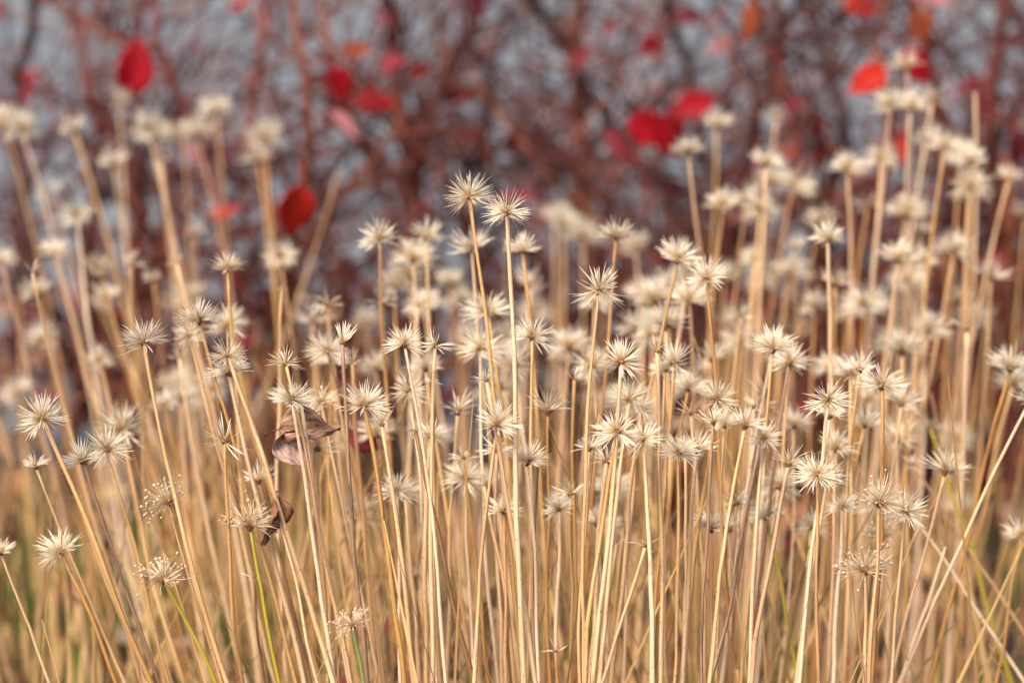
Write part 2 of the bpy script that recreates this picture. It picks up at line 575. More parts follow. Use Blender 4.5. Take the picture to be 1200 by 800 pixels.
def stalk(px, py, b, r=26, kind='full', stem=None, lean=None, label=None, thick=1.0, tilt=None, dlean=None, group=None, rng=random, capdark=False):
    d = depth_of_blur(b) + rng.uniform(-0.012, 0.012)
    hub = at(px, py, d)
    if hub.z < 0.06:
        hub.z = 0.06
    ln = lean_of(px) * rng.uniform(0.55, 1.05) * (1.0 if b < 1 else 0.55) + rng.uniform(-0.065, 0.065) if lean is None else lean
    dl = -0.10 + rng.uniform(-0.07, 0.07) if dlean is None else dlean
    base = Vector((hub.x + ln * hub.z, hub.y + dl * hub.z, 0.0))
    root = empty('seed_head_stalk', base)
    # stem curve in local space
    top = hub - base
    bow = Vector((rng.uniform(-1, 1), rng.uniform(-1, 1), 0)) * 0.013 * (top.length / 0.4)
    sd = rng.uniform(0, 100)
    N = 26
    pts, rad = [], []
    r0 = 0.00130 * thick * rng.uniform(0.76, 1.16)
    for i in range(N):
        t = i / (N - 1)
        p = top * t + bow * (4 * t * (1 - t))
        env = min(1.0, 6 * t) * min(1.0, 6 * (1 - t))
        p = p + Vector((noise.noise((sd, t * 5, 0)), noise.noise((sd, t * 5, 9)), 0)) * 0.0022 * env
        p = p + Vector((noise.noise((sd, t * 17, 3)), noise.noise((sd, t * 17, 7)), 0)) * 0.0005 * env
        pts.append(p)
        rr = r0 * (1.18 - 0.55 * t) * (1 + 0.10 * noise.noise((sd, t * 11, 5)))
        if t > 0.985:
            rr *= 1.1
        rad.append(rr)
    mb = MB()
    if kind == 'bare':
        rad[-1] *= 0.55
    mb.tube(pts, rad, n=8, uvscale=1.0, ridge=0.05)
    if stem is None:
        stem = rng.choices(('gold', 'pale', 'tan', 'dark'), (5, 2.2, 2.6, 0.5) if b < 1.0 else (4, 1.2, 5, 0.6))[0]
    s_ob = mb.build('stem', M_STEM[stem], root)
    axis = (pts[-1] - pts[-3]).normalized()
    if tilt is not None:
        axis = (axis + Vector((tilt[0], tilt[1], 0))).normalized()
    else:
        axis = (axis + Vector((rng.uniform(-.3, .3), rng.uniform(-.35, .2), 0))).normalized()
    if kind == 'bare':
        c = bpy.data.objects.new('seed_head', rng.choice(PROTO['few'])[0])
        c.scale = (0.35,) * 3
        c.location = pts[-1]
        c.rotation_euler = axis.to_track_quat('Z', 'Y').to_euler()
        COL.objects.link(c)
        c.parent = root
    else:
        me, tips = rng.choice(PROTO[kind])
        h = bpy.data.objects.new('seed_head', me)
        COL.objects.link(h)
        h.parent = root
        q = axis.to_track_quat('Z', 'Y') @ Quaternion((0, 0, 1), rng.random() * 6.28)
        h.location = pts[-1]
        h.rotation_euler = q.to_euler()
        # r = radius in photo pixels at this depth
        sc = HEAD_K * (r * PXS * d) / HEAD_R
        sc = max(0.45, min(1.45, sc))
        h.scale = (sc,) * 3
        hb = bpy.data.objects.new('hub', HUB)
        COL.objects.link(hb)
        hb.parent = h
        if kind in ('sparse', 'few', 'cone'):
            hb.scale = (0.75,) * 3
        if b < 0.7:
            for tp, td in tips:
                c = bpy.data.objects.new('seed_capsule', CAPS[1] if capdark and rng.random() < 0.6 else CAPS[0])
                COL.objects.link(c)
                c.parent = h
                c.location = tp
                c.rotation_euler = td.to_track_quat('Z', 'Y').to_euler()
                s_ = rng.uniform(0.4, 0.8)
                c.scale = (s_,) * 3
        else:
            pass
    STALKS.append(dict(o=root, x=px, y=py, b=b, r=r, kind=kind, stem=stem, label=label, lean=ln, group=group))
    return root


# photo catalogue: x, y of the hub, blur class (0 = in the focal plane, larger = farther), radius, kind, extras
CAT = [
    # --- upper centre
    (550, 230, 0.35, 27, 'full', dict(lean=0.10, label='tallest sharp seed head, left one of the two topmost stalks at centre', stem='gold')),
    (594, 249, 0.0, 26, 'full', dict(lean=0.03, label='sharp white seed head just right of and slightly lower than the tallest one', stem='pale')),
    (445, 281, 0.9, 25, 'broad', {}), (500, 278, 1.2, 23, 'broad', {}), (484, 304, 1.4, 27, 'full', {}),
    (478, 322, 1.5, 24, 'full', {}), (553, 291, 0.9, 26, 'broad', {}), (447, 355, 1.1, 21, 'sparse', {}),
    (490, 358, 1.2, 20, 'sparse', {}), (527, 333, 1.9, 20, 'broad', {}), (572, 366, 0.7, 30, 'full', dict(label='large fluffy cream seed head behind the thin upright stem of the second tallest stalk')),
    (474, 404, 0.0, 23, 'full', {}), (510, 405, 0.1, 21, 'half', {}),
    (401, 402, 0.0, 23, 'cone', dict(tilt=(0.25, -0.1), label='white tufted seed head with curled tips on dark stalk, right of leaning soft head', stem='dark', lean=0.10)),
    (440, 431, 1.4, 22, 'full', {}), (427, 475, 0.15, 28, 'full', dict(label='full seed head with orange centre standing right of the curled brown leaf', stem='gold')),
    (480, 458, 0.4, 23, 'full', {}), (507, 447, 0.1, 11, 'sparse', {}), (448, 498, 0.15, 21, 'cone', {}),
    (604, 428, 0.9, 28, 'full', {}), (570, 446, 0.0, 16, 'half', {}), (546, 396, 2.4, 22, 'broad', {}),
    (583, 498, 0.0, 28, 'full', dict(label='large sharp seed head in the middle of the photo with one dangling pale fleck', stem='gold')),
    (618, 541, 0.05, 25, 'full', {}), (582, 528, 0.4, 22, 'half', {}), (543, 536, 0.3, 18, 'sparse', {}), (515, 516, 1.8, 22, 'full', {}),
    (702, 340, 0.0, 29, 'full', dict(label='large sharp seed head standing alone right of centre on a slender vertical stalk', lean=0.02, stem='gold')),
    (722, 278, 0.8, 23, 'broad', dict(label='soft pale seed head above and right of the large lone head at centre right', lean=-0.09)),
    (795, 305, 0.6, 27, 'full', {}), (673, 445, 0.4, 15, 'few', {}), (728, 424, 0.0, 26, 'full', {}),
    (738, 468, 0.2, 26, 'full', {}), (723, 506, 0.0, 27, 'full', {}), (754, 515, 0.0, 23, 'full', {}), (690, 526, 0.25, 20, 'half', {}),
    (780, 382, 0.9, 29, 'broad', {}), (770, 412, 0.0, 18, 'few', dict(tilt=(0.5, -0.2), label='bleached white seed head with drooping petals, under the thick cluster right of centre', stem='pale')),
    (767, 352, 1.3, 28, 'broad', {}), (763, 394, 1.2, 24, 'full', {}), (795, 530, 0.1, 25, 'full', {}),
    (684, 276, 2.4, 24, 'broad', {}), (660, 264, 2.4, 24, 'broad', {}), (627, 364, 2.7, 24, 'full', {}), (650, 254, 2.6, 22, 'half', {}),
    (745, 292, 2.1, 24, 'broad', {}), (752, 345, 1.8, 22, 'full', {}),
    # --- right half, middle
    (828, 326, 0.5, 26, 'broad', dict(label='wide seed head on a thin dark stalk right of the thick cluster', stem='tan', lean=0.03)),
    (808, 352, 1.1, 25, 'full', {}), (970, 281, 1.0, 22, 'broad', dict(label='soft seed head with drooping rays alone on a straight stalk at right', lean=0.03)),
    (930, 291, 1.9, 20, 'half', {}), (1083, 305, 1.7, 18, 'full', {}), (1078, 275, 1.9, 18, 'cone', {}),
    (1013, 356, 1.4, 28, 'full', {}), (1064, 328, 1.9, 24, 'full', {}), (890, 329, 2.1, 22, 'full', {}), (921, 331, 2.2, 20, 'half', {}),
    (954, 358, 1.7, 20, 'full', {}), (863, 378, 2.4, 24, 'broad', {}),
    (906, 409, 0.35, 28, 'broad', {}), (925, 425, 0.6, 25, 'broad', {}), (1057, 412, 1.1, 29, 'broad', {}), (1040, 408, 1.4, 22, 'full', {}),
    (997, 439, 0.7, 26, 'broad', {}), (1034, 452, 0.25, 30, 'full', dict(label='large open seed head with sharp rays at right, facing the camera')),
    (970, 469, 0.0, 27, 'full', {}), (972, 488, 0.25, 20, 'half', {}),
    (1184, 432, 0.9, 29, 'broad', dict(label='large soft white seed head alone near the right edge, halfway up', lean=-0.22, stem='tan')),
    (1128, 352, 1.9, 22, 'half', {}), (840, 468, 0.25, 26, 'full', {}), (836, 495, 0.0, 20, 'half', {}), (873, 499, 0.0, 26, 'half', {}),
    (895, 513, 0.15, 21, 'full', {}), (930, 498, 0.9, 24, 'full', {}), (1013, 498, 0.8, 22, 'broad', {}), (1057, 474, 0.8, 24, 'broad', {}),
    (1053, 515, 1.1, 28, 'full', {}), (980, 525, 0.6, 24, 'full', {}), (807, 455, 0.7, 23, 'full', {}), (803, 532, 0.4, 18, 'half', {}),
    (810, 485, 0.5, 22, 'sparse', {}), (1120, 514, 1.9, 24, 'full', {}),
    (1108, 552, 0.6, 29, 'broad', dict(label='wide soft seed head at lower right on a stalk leaning left at its foot', lean=-0.24)),
    # --- lower right
    (863, 589, 0.5, 20, 'half', dict(lean=0.06)), (897, 606, 0.6, 22, 'broad', dict(stem='green', lean=0.16, label='bleached seed head on a bent yellow green stalk at lower right')),
    (924, 543, 0.0, 24, 'half', dict(label='sharp seed head with dark rays and dark hub left of a paler head', stem='tan')),
    (958, 556, 0.0, 27, 'full', dict(label='sharp seed head with drooping lower rays and brown hub at lower right', stem='tan', lean=0.02)),
    (1030, 589, 0.0, 30, 'capsule', dict(label='capsule tipped round seed head touching a whiter head at lower right', stem='tan', lean=-0.03)),
    (1061, 599, 0.0, 28, 'full', dict(label='white seed head with long right hand rays beside the capsule tipped one', lean=-0.05)),
    (1014, 668, 0.15, 30, 'capsule', dict(label='lowest capsule tipped seed head at lower right, one long ray pointing left', lean=-0.04)),
    (1199, 626, 0.8, 24, 'full', {}), (864, 783, 0.4, 11, 'few', {}), (1034, 628, 0.6, 22, 'capsule', {}),
    # --- lower centre
    (413, 733, 0.0, 22, 'capsule', dict(stem='leafgreen', lean=0.10, label='small capsule tipped seed head on a fresh green stalk at the bottom', tilt=(-0.15, -0.1))),
    (567, 569, 0.35, 16, 'few', {}), (630, 549, 0.05, 8, 'sparse', {}), (700, 613, 0.5, 23, 'half', {}), (723, 636, 0.5, 14, 'few', {}),
    (757, 638, 0.0, 24, 'few', dict(label='nearly bare seed head with few flat rays crossing stems below centre', lean=-0.34)),
    (651, 763, 0.1, 17, 'few', {}), (711, 540, 0.3, 20, 'half', {}), (487, 676, 1.3, 14, 'half', {}), (463, 705, 1.3, 12, 'few', {}),
    # --- left half, middle
    (267, 315, 0.7, 21, 'broad', dict(label='soft seed head high on its own stalk left of centre, above a larger crowd', lean=0.12)),
    (63, 299, 1.7, 21, 'broad', {}), (38, 318, 1.1, 15, 'few', {}), (1, 306, 1.9, 20, 'full', {}), (115, 315, 1.7, 21, 'broad', {}),
    (43, 343, 1.9, 20, 'full', {}), (207, 308, 1.4, 16, 'few', {}), (180, 328, 1.9, 16, 'half', {}), (330, 341, 0.9, 10, 'bare', dict(lean=0.06)),
    (383, 358, 1.1, 22, 'sparse', {}), (168, 401, 0.0, 28, 'full', dict(label='lone sharp seed head at left on a clear straight golden stalk', lean=0.32, stem='gold', tilt=(-0.05, -0.1))),
    (233, 376, 0.1, 25, 'full', {}), (222, 394, 0.6, 21, 'full', {}), (267, 382, 0.9, 26, 'full', {}), (117, 421, 1.6, 19, 'full', {}),
    (210, 419, 1.2, 16, 'few', {}), (267, 417, 0.0, 22, 'full', {}), (268, 437, 0.05, 24, 'full', {}), (335, 426, 0.0, 20, 'half', {}),
    (342, 468, 0.0, 27, 'full', dict(label='bright white spiky seed head just above left of the curled brown leaf', lean=0.10, stem='pale')), (353, 475, 0.05, 19, 'half', {}),
    (384, 412, 0.6, 25, 'full', dict(label='leaning soft seed head behind the white tufted one left of centre')),
    (50, 491, 0.0, 28, 'full', dict(label='sharp seed head near the left edge with one thread bent down', lean=0.36)),
    (125, 527, 0.1, 27, 'full', {}), (143, 503, 0.8, 31, 'full', {}), (97, 540, 0.0, 25, 'broad', dict(label='seed head with broad rays leaning left on a thin dark stalk', stem='dark', lean=0.34)),
    (42, 547, 0.15, 18, 'half', {}), (263, 517, 0.1, 29, 'sparse', {}), (213, 469, 1.6, 22, 'full', {}), (247, 456, 1.6, 22, 'full', {}),
    (377, 472, 0.4, 22, 'capsule', {}), (372, 526, 0.2, 28, 'sparse', dict(label='sparse seed head with a few long rays hanging below the curled brown leaf')),
    # --- lower left
    (197, 588, 0.0, 27, 'capsule', dict(label='capsule tipped seed head tilted to the left at lower left', lean=0.33, stem='gold', tilt=(-0.45, -0.1))),
    (71, 646, 0.0, 26, 'full', dict(label='round sharp seed head on a speckled stalk low at the left', lean=0.34, stem='tan')),
    (1, 648, 0.2, 18, 'broad', dict(lean=0.44)), (192, 679, 0.0, 29, 'capsule', dict(label='wide capsule flecked seed head low at left on a stalk with yellow side', lean=0.38, stem='green')),
    (293, 616, 0.0, 31, 'capsule', dict(label='dense dark capsule seed head with a scrap of brown leaf beside it', lean=0.22, stem='green', capdark=True)),
    (298, 676, 0.4, 17, 'few', {}), (303, 563, 0.4, 22, 'half', {}), (90, 583, 0.5, 8, 'bare', dict(lean=0.3)), (328, 611, 0.1, 6, 'bare', dict(lean=0.2)),
    # --- upper left, far and blurred
    (25, 150, 2.3, 28, 'full', {}), (4, 143, 2.4, 24, 'full', {}), (87, 153, 2.4, 20, 'half', {}), (173, 150, 2.2, 26, 'full', {}), (184, 158, 2.5, 22, 'full', {}),
    (230, 160, 2.5, 26, 'full', {}), (253, 130, 2.6, 22, 'full', {}), (214, 155, 2.6, 20, 'half', {}), (310, 163, 2.3, 26, 'full', {}), (303, 189, 2.4, 22, 'half', {}),
    (133, 193, 2.5, 22, 'half', {}), (57, 223, 2.5, 18, 'half', {}), (90, 252, 2.0, 21, 'full', {}), (140, 120, 2.7, 20, 'half', {}), (188, 190, 2.2, 12, 'few', {}),
    (397, 200, 2.4, 9, 'bare', dict(lean=-0.42)), (228, 275, 2.4, 18, 'half', {}),
    # --- upper right, far and blurred
    (1043, 123, 1.8, 24, 'broad', {}), (1066, 127, 1.9, 24, 'broad', {}), (1062, 80, 2.1, 23, 'half', {}), (1093, 117, 2.1, 22, 'half', {}),
    (910, 136, 2.3, 18, 'half', {}), (806, 179, 1.6, 21, 'broad', dict(label='soft flat topped seed head high at centre right on a leaning stalk', lean=0.10)),
    (840, 147, 2.4, 22, 'half', {}), (993, 199, 1.7, 22, 'full', {}), (1107, 173, 1.6, 23, 'full', {}), (1033, 186, 1.9, 22, 'full', {}),
    (1137, 190, 1.7, 22, 'broad', {}), (1137, 219, 1.6, 27, 'full', {}), (897, 193, 1.6, 22, 'broad', {}), (929, 219, 2.1, 26, 'full', {}),
    (848, 242, 1.6, 22, 'broad', {}), (891, 246, 1.6, 26, 'full', {}), (1183, 209, 1.9, 18, 'half', {}), (1063, 252, 1.9, 26, 'full', {}),
    (1143, 110, 1.9, 6, 'bare', {}), (1017, 242, 1.9, 18, 'sparse', {}), (1090, 165, 2.0, 20, 'full', {}), (1125, 180, 2.0, 22, 'full', {}),
    (905, 215, 1.9, 26, 'full', {}), (875, 232, 1.9, 20, 'half', {}),
]
for c in CAT:
    x, y, b, r, kind, kw = c
    stalk(x, y, b, r, kind, **kw)

# stems that cross the lower right of the photo
stalk(1058, 590, 0.9, 16, 'half', lean=0.62, stem='pale', label='thin pale stalk slanting down to the lower right corner behind the capsule heads')
stalk(1070, 545, 1.0, 14, 'half', lean=0.62, stem='tan', label='tan stalk slanting down to the right, crossing another near right edge')
stalk(1207, 470, 0.6, 22, 'full', lean=-0.38, stem='pale', label='long pale stalk slanting down left from right edge, seed head beyond frame')
stalk(1108, 640, 0.7, 5, 'bare', lean=-0.45, stem='pale', label='broken headless pale stalk slanting left at lower right')
stalk(1090, 500, 1.3, 16, 'half', lean=0.30, stem='green')
# dark stained stem sweeping from the centre
stalk(487, 505, 0.12, 14, 'half', lean=0.26, stem='dark', label='dark stained stalk sweeping down to the right below the middle', dlean=-0.1)
stalk(890, 520, 0.05, 12, 'few', lean=-0.24, stem='dark', label='grey brown stalk slanting down left right of centre, among straight golden stems')

# the rest of the stand: farther stalks that fill the gaps
frng = random.Random(21)
zones = [
    # x0, x1, y0, y1, b0, b1, count
    (-40, 420, 275, 460, 1.6, 2.5, 11),
    (420, 820, 330, 480, 1.2, 2.3, 16),
    (820, 1240, 250, 470, 1.3, 2.4, 20),
    (-40, 1240, 470, 600, 1.1, 1.9, 8),
    (560, 1120, 290, 470, 0.7, 1.7, 13),
    (380, 1010, 390, 620, 0.15, 1.0, 36),
]
for (x0, x1, y0, y1, b0, b1, n) in zones:
    for i in range(n):
        x = x0 + (x1 - x0) * (i + frng.random()) / n
        y = frng.uniform(y0, y1)
        stalk(x, y, frng.uniform(b0, b1), frng.uniform(18, 27), frng.choices(('full', 'broad', 'half', 'sparse', 'few'), (5, 4, 3, 1.2, 0.8))[0], rng=frng,
              lean=lean_of(x) * frng.uniform(0.1, 0.9) + frng.uniform(-0.08, 0.08))

# ------------------------------------------------------------------ labels for the stalks
LAND = [
    ((570, 235), 'the two topmost heads'), ((360, 500), 'the curled brown leaf'), ((157, 78), 'the top left crimson leaf'),
    ((345, 245), 'the hanging red leaf'), ((168, 401), 'the lone sharp left head'), ((197, 588), 'the tilted capsule head'),
    ((413, 733), 'the fresh green stalk'), ((1184, 432), 'the large right edge head'), ((1040, 593), 'the touching capsule head'),
    ((1010, 95), 'the orange red leaf'), ((702, 340), 'the large lone central head'),
    ((780, 160), 'the crimson leaf bunch'), ((293, 616), 'the dense dark capsule head'), ((970, 281), 'the drooping lone head'),
    ((757, 638), 'the nearly bare crossing head'), ((806, 179), 'the flat topped head'), ((71, 646), 'the round speckled head'),
]
KINDW = {'full': 'full', 'broad': 'broad rayed', 'half': 'thinned', 'sparse': 'sparse', 'few': 'nearly bare', 'cone': 'brush shaped', 'capsule': 'capsule tipped'}


def sector(dx, dy):
    a = math.degrees(math.atan2(-dy, dx)) % 360
    return ['right of', 'above right of', 'above', 'above left of', 'left of', 'below left of', 'below', 'below right of'][int((a + 22.5) // 45) % 8]


ORD = ['nearest', 'second nearest', 'third nearest', 'fourth nearest', 'fifth nearest', 'sixth nearest', 'seventh nearest']


def bclass(b):
    return 'sharp' if b < 0.5 else ('soft' if b < 1.4 else 'blurred')


opts = {}
for s in STALKS:
    s['cand'] = []
for (lx, ly), ph in LAND:
    buckets = {}
    for s in STALKS:
        dx, dy = s['x'] - lx, s['y'] - ly
        dist = math.hypot(dx, dy)
        if dist < 8:
            continue
        buckets.setdefault((sector(dx, dy), bclass(s['b'])), []).append((dist, s))
    for (sec, bc), lst in buckets.items():
        lst.sort(key=lambda q: q[0])
        for k, (dist, s) in enumerate(lst[:7]):
            s['cand'].append((k, dist, sec, bc, ph))
used = set()
for s in STALKS:
    o = s['o']
    o['category'] = 'dried flower'
    o['group'] = 'dried seed head stalks in the stand'
    lab = s['label']
    if not lab:
        for k, dist, sec, bc, ph in sorted(s['cand'], key=lambda q: q[0] * 160 + q[1]):
            what = 'broken headless straw stalk' if s['kind'] == 'bare' else f"{KINDW[s['kind']]} seed head"
            lab = f"{what}, {ORD[k]} {bc} one {sec} {ph}"
            if lab not in used:
                break
    used.add(lab)
    o['label'] = lab

# ------------------------------------------------------------------ leaves caught in the stand
def frame(loc, xdir, normal):
    x = Vector(xdir).normalized()
    z = Vector(normal)
    z = (z - x * z.dot(x)).normalized()
    y = z.cross(x)
    return Matrix(((x.x, y.x, z.x, loc.x), (x.y, y.y, z.y, loc.y), (x.z, y.z, z.z, loc.z), (0, 0, 0, 1)))


def caught_leaf(name, loc, build, label, cat='leaf'):
    root = empty(name, loc)
    build(root)
    tag(root, label, cat)
    return root


def big_curled(root):
    mb = MB()
    # upper half is folded like a roof, the lower lobe hangs and is crumpled
    mb.leaf(frame(Vector((0, 0, 0)), (1, 0.1, 0.03), (0.1, -0.85, 0.55)), 0.0315, 0.026, fold=0.75, curl=0.35, nu=20, nv=8, thick=0.0004, wavy=0.15, rnd=1.3, shape=0.8)
    mb.build('upper_blade', [M_DRYMID], root)
    mb2 = MB()
    mb2.leaf(frame(Vector((0.002, -0.002, -0.001)), (0.42, -0.05, -0.9), (0.25, -1, 0.2)), 0.022, 0.021, fold=0.45, curl=-0.9, nu=18, nv=8, thick=0.0004, wavy=0.16, rnd=4.1, shape=0.85)
    mb2.build('lower_blade', [M_DRYLEAF], root)
    mb3 = MB()
    mb3.tube([Vector((-0.0075, 0, -0.0035)), Vector((-0.004, -0.001, -0.0008)), Vector((0.0, 0, 0.0)), Vector((0.01, -0.001, -0.0004))], [0.0005, 0.0004, 0.0004, 0.0003], n=6)
    mb3.build('petiole', [M_DRYLEAF2], root)


caught_leaf('dried_leaf', at(327, 503, 1.425), big_curled, 'curled pinkish brown dead leaf caught between stalks left of centre')


def small_scrap(root):
    mb = MB()
    mb.leaf(frame(Vector((0, 0, 0)), (-0.12, 0, -1), (0.9, -0.6, 0)), 0.028, 0.020, fold=0.8, curl=0.35, nu=10, nv=4, thick=0.0004, wavy=0.08, rnd=2.2)
    mb.build('blade', [M_DRYLEAF2], root)
    mb = MB()
    mb.tube([Vector((0, 0, 0)), Vector((0.002, 0, 0.0012)), Vector((0.005, 0, 0.002))], [0.0004, 0.0003, 0.0002], n=6)
    mb.build('petiole', [M_DRYLEAF2], root)


caught_leaf('dried_leaf', at(321, 578, 1.412), small_scrap, 'small dark brown leaf scrap beside the dense capsule seed head')


def red_scrap(root):
    mb = MB()
    mb.leaf(frame(Vector((0, 0, 0)), (0.75, 0.2, -0.5), (0.2, -1, 0.3)), 0.026, 0.017, fold=0.3, curl=0.4, nu=9, nv=4, thick=0.0004, wavy=0.05, rnd=0.7)
    mb.build('blade', [M_RED[3]], root)
    mb = MB()
    mb.tube([Vector((-0.008, 0, 0.004)), Vector((-0.003, 0, 0.002)), Vector((0.002, 0, 0))], [0.0004, 0.0004, 0.0003], n=6)
    mb.build('petiole', [M_DRYLEAF2], root)


caught_leaf('fallen_leaf', at(406, 502, 1.60), red_scrap, 'dark pinkish red leaf half hidden behind stems right of the curled leaf')

# ------------------------------------------------------------------ shrubs behind
def shrub(loc, seed, mats, height, stems, spread, leaf_n, leaf_mix, label, big=()):
    rng = random.Random(seed)
    root = empty('red_shrub', loc)
    tag(root, label, 'shrub', 'bare red shrubs behind the stand')
    mb = MB()
    tipsl, allp = [], []

    def grow(p, d, L, r, lvl):
        n = 6
        pts, rad = [p.copy()], [r]
        q = p.copy()
        dd = d.normalized()
        for i in range(n):
            dd = (dd + Vector((rng.uniform(-1, 1), rng.uniform(-1, 1), rng.uniform(-0.6, 0.9))) * 0.24).normalized()
            q = q + dd * (L / n)
            pts.append(q.copy())
            rad.append(r * (1 - 0.55 * (i + 1) / n))
            if lvl > 0 and rng.random() < 0.05 + 0.0:
                tipsl.append((q.copy(), dd.copy()))
        allp.extend(pts)
        mb.tube(pts, rad, n=6 if r > 0.002 else 4, uvscale=1.0, mi=rng.choices(range(len(mats)), [3] + [1] * (len(mats) - 1))[0])
        tipsl.append((q.copy(), dd.copy()))
        if lvl >= 3 or r < 0.0009:
            return
        kids = rng.randint(2, 4) if height < 0.4 else rng.choice((2, 3, 3))
        for k in range(kids):
            i = rng.randint(2, n)
            side = Vector((rng.uniform(-1, 1), rng.uniform(-1, 1), rng.uniform(-0.3, 0.7)))
            grow(pts[i], (dd * 0.5 + side * 1.1), L * rng.uniform(0.55, 0.85), max(0.0017, rad[i] * rng.uniform(0.6, 0.95)), lvl + 1)

    for k in range(int(stems * (1.3 if height < 0.4 and seed != 63 else 0.45 if seed in (15, 23, 63) else 0.75))):
        a = rng.random() * 6.28
        s_ = rng.random() * spread
        p = Vector((math.cos(a) * s_ * 0.5, math.sin(a) * s_ * 0.5, -0.01))
        d = Vector((math.cos(a) * rng.uniform(0.1, 0.75), math.sin(a) * rng.uniform(0.1, 0.75), 1))
        grow(p, d, height * rng.uniform(0.35, 0.55), (rng.uniform(0.0034, 0.0070) if height < 0.4 else rng.choice((0.0045, 0.006, 0.008))), 0)
    for (mi_, r_, pl) in LIMBS.get(seed, ()):
        dd0 = loc[1] / math.cos(PITCH) * 0.985 + rng.uniform(-0.18, 0.12)
        ctrl = [Vector((rng.uniform(-0.03, 0.03), 0, -0.01))] + [at(px, py, dd0 + rng.uniform(-0.06, 0.06)) - Vector(loc) for px, py in pl]
        pts, rad = [], []
        nseg = 6
        tot_ = (len(ctrl) - 1) * nseg
        for i in range(len(ctrl) - 1):
            p0, p1, p2, p3 = ctrl[max(i - 1, 0)], ctrl[i], ctrl[i + 1], ctrl[min(i + 2, len(ctrl) - 1)]
            for q in range(nseg + (1 if i == len(ctrl) - 2 else 0)):
                u = q / nseg
                p = 0.5 * ((2 * p1) + (p2 - p0) * u + (2 * p0 - 5 * p1 + 4 * p2 - p3) * u * u + (3 * p1 - p0 - 3 * p2 + p3) * u ** 3)
                k_ = len(pts)
                p = p + Vector((noise.noise((seed, k_ * 0.5, r_ * 999)), noise.noise((seed, k_ * 0.5, 4)), 0)) * 0.008
                pts.append(p)
                rad.append(r_ * (1.4 - 0.65 * k_ / tot_))
        allp.extend(pts)
        mb.tube(pts, rad, n=7, mi=mi_ % len(mats))
        for k_ in range(4, len(pts), 2):
            if rng.random() < 0.62:
                dv = (pts[k_] - pts[k_ - 1]).normalized()
                grow(pts[k_], dv * 0.5 + Vector((rng.uniform(-1, 1), rng.uniform(-1, 1), rng.uniform(-0.4, 0.6))), rng.uniform(0.09, 0.2), rad[k_] * rng.uniform(0.35, 0.6), 2)
    for (px, py, d, L, W, xd, nm, mi, lb) in big:
        tgt = at(px, py, d) - Vector(loc) - Vector(xd).normalized() * 0.013 + Vector((0, 0.002, 0.004))
        near = min(allp, key=lambda q: (q - tgt).length)
        m_ = (near + tgt) * 0.5 + Vector((0, 0, 0.012))
        mb.tube([near, m_, tgt], [0.0014, 0.0012, 0.0008], n=5)
    mb.build('branches', mats, root)
    if leaf_n:
        fb = MB()
        rng.shuffle(tipsl)
        for k in range(leaf_n):
            p, d = tipsl[k % len(tipsl)]
            p = p + Vector((rng.uniform(-1, 1), rng.uniform(-1, 1), rng.uniform(-1, 1))) * 0.012
            dirv = (d * 0.4 + Vector((rng.uniform(-1, 1), rng.uniform(-1, 1), rng.uniform(-1.2, 0.3))))
            L = rng.uniform(0.02, 0.046)
            fb.leaf(frame(p, dirv, (rng.uniform(-1, 1), rng.uniform(-1, 0.4), rng.uniform(-0.2, 1))), L, L * rng.uniform(0.3, 0.52), fold=rng.uniform(0, 0.5),
                    curl=rng.uniform(-0.6, 0.8), nu=5, nv=2, mi=rng.choices(range(5), [leaf_mix[0], leaf_mix[1], leaf_mix[2] * 0.12, leaf_mix[3], leaf_mix[4]])[0], rnd=rng.random() * 5, wavy=0.02)
        fb.build('foliage', M_RED, root)
    for (px, py, d, L, W, xd, nm, mi, lb) in big:
        lf = MB()
        base = Vector((0, 0, 0))
        lf.leaf(frame(base, xd, nm), L, W, fold=rng.uniform(0.15, 0.35), curl=rng.uniform(0.2, 0.5), nu=9, nv=4, mi=0, rnd=rng.random() * 5, wavy=0.03, thick=0.0004)
        xv = Vector(xd).normalized()
        lf.tube([xv * (-0.014) + Vector((0, 0.002, 0.004)), xv * (-0.005), xv * 0.004], [0.0007, 0.0006, 0.0005], n=5)
        o = lf.build('leaf', [M_RED[mi]], root)
        o.location = at(px, py, d) - Vector(loc)
        o['label'] = lb
    return root


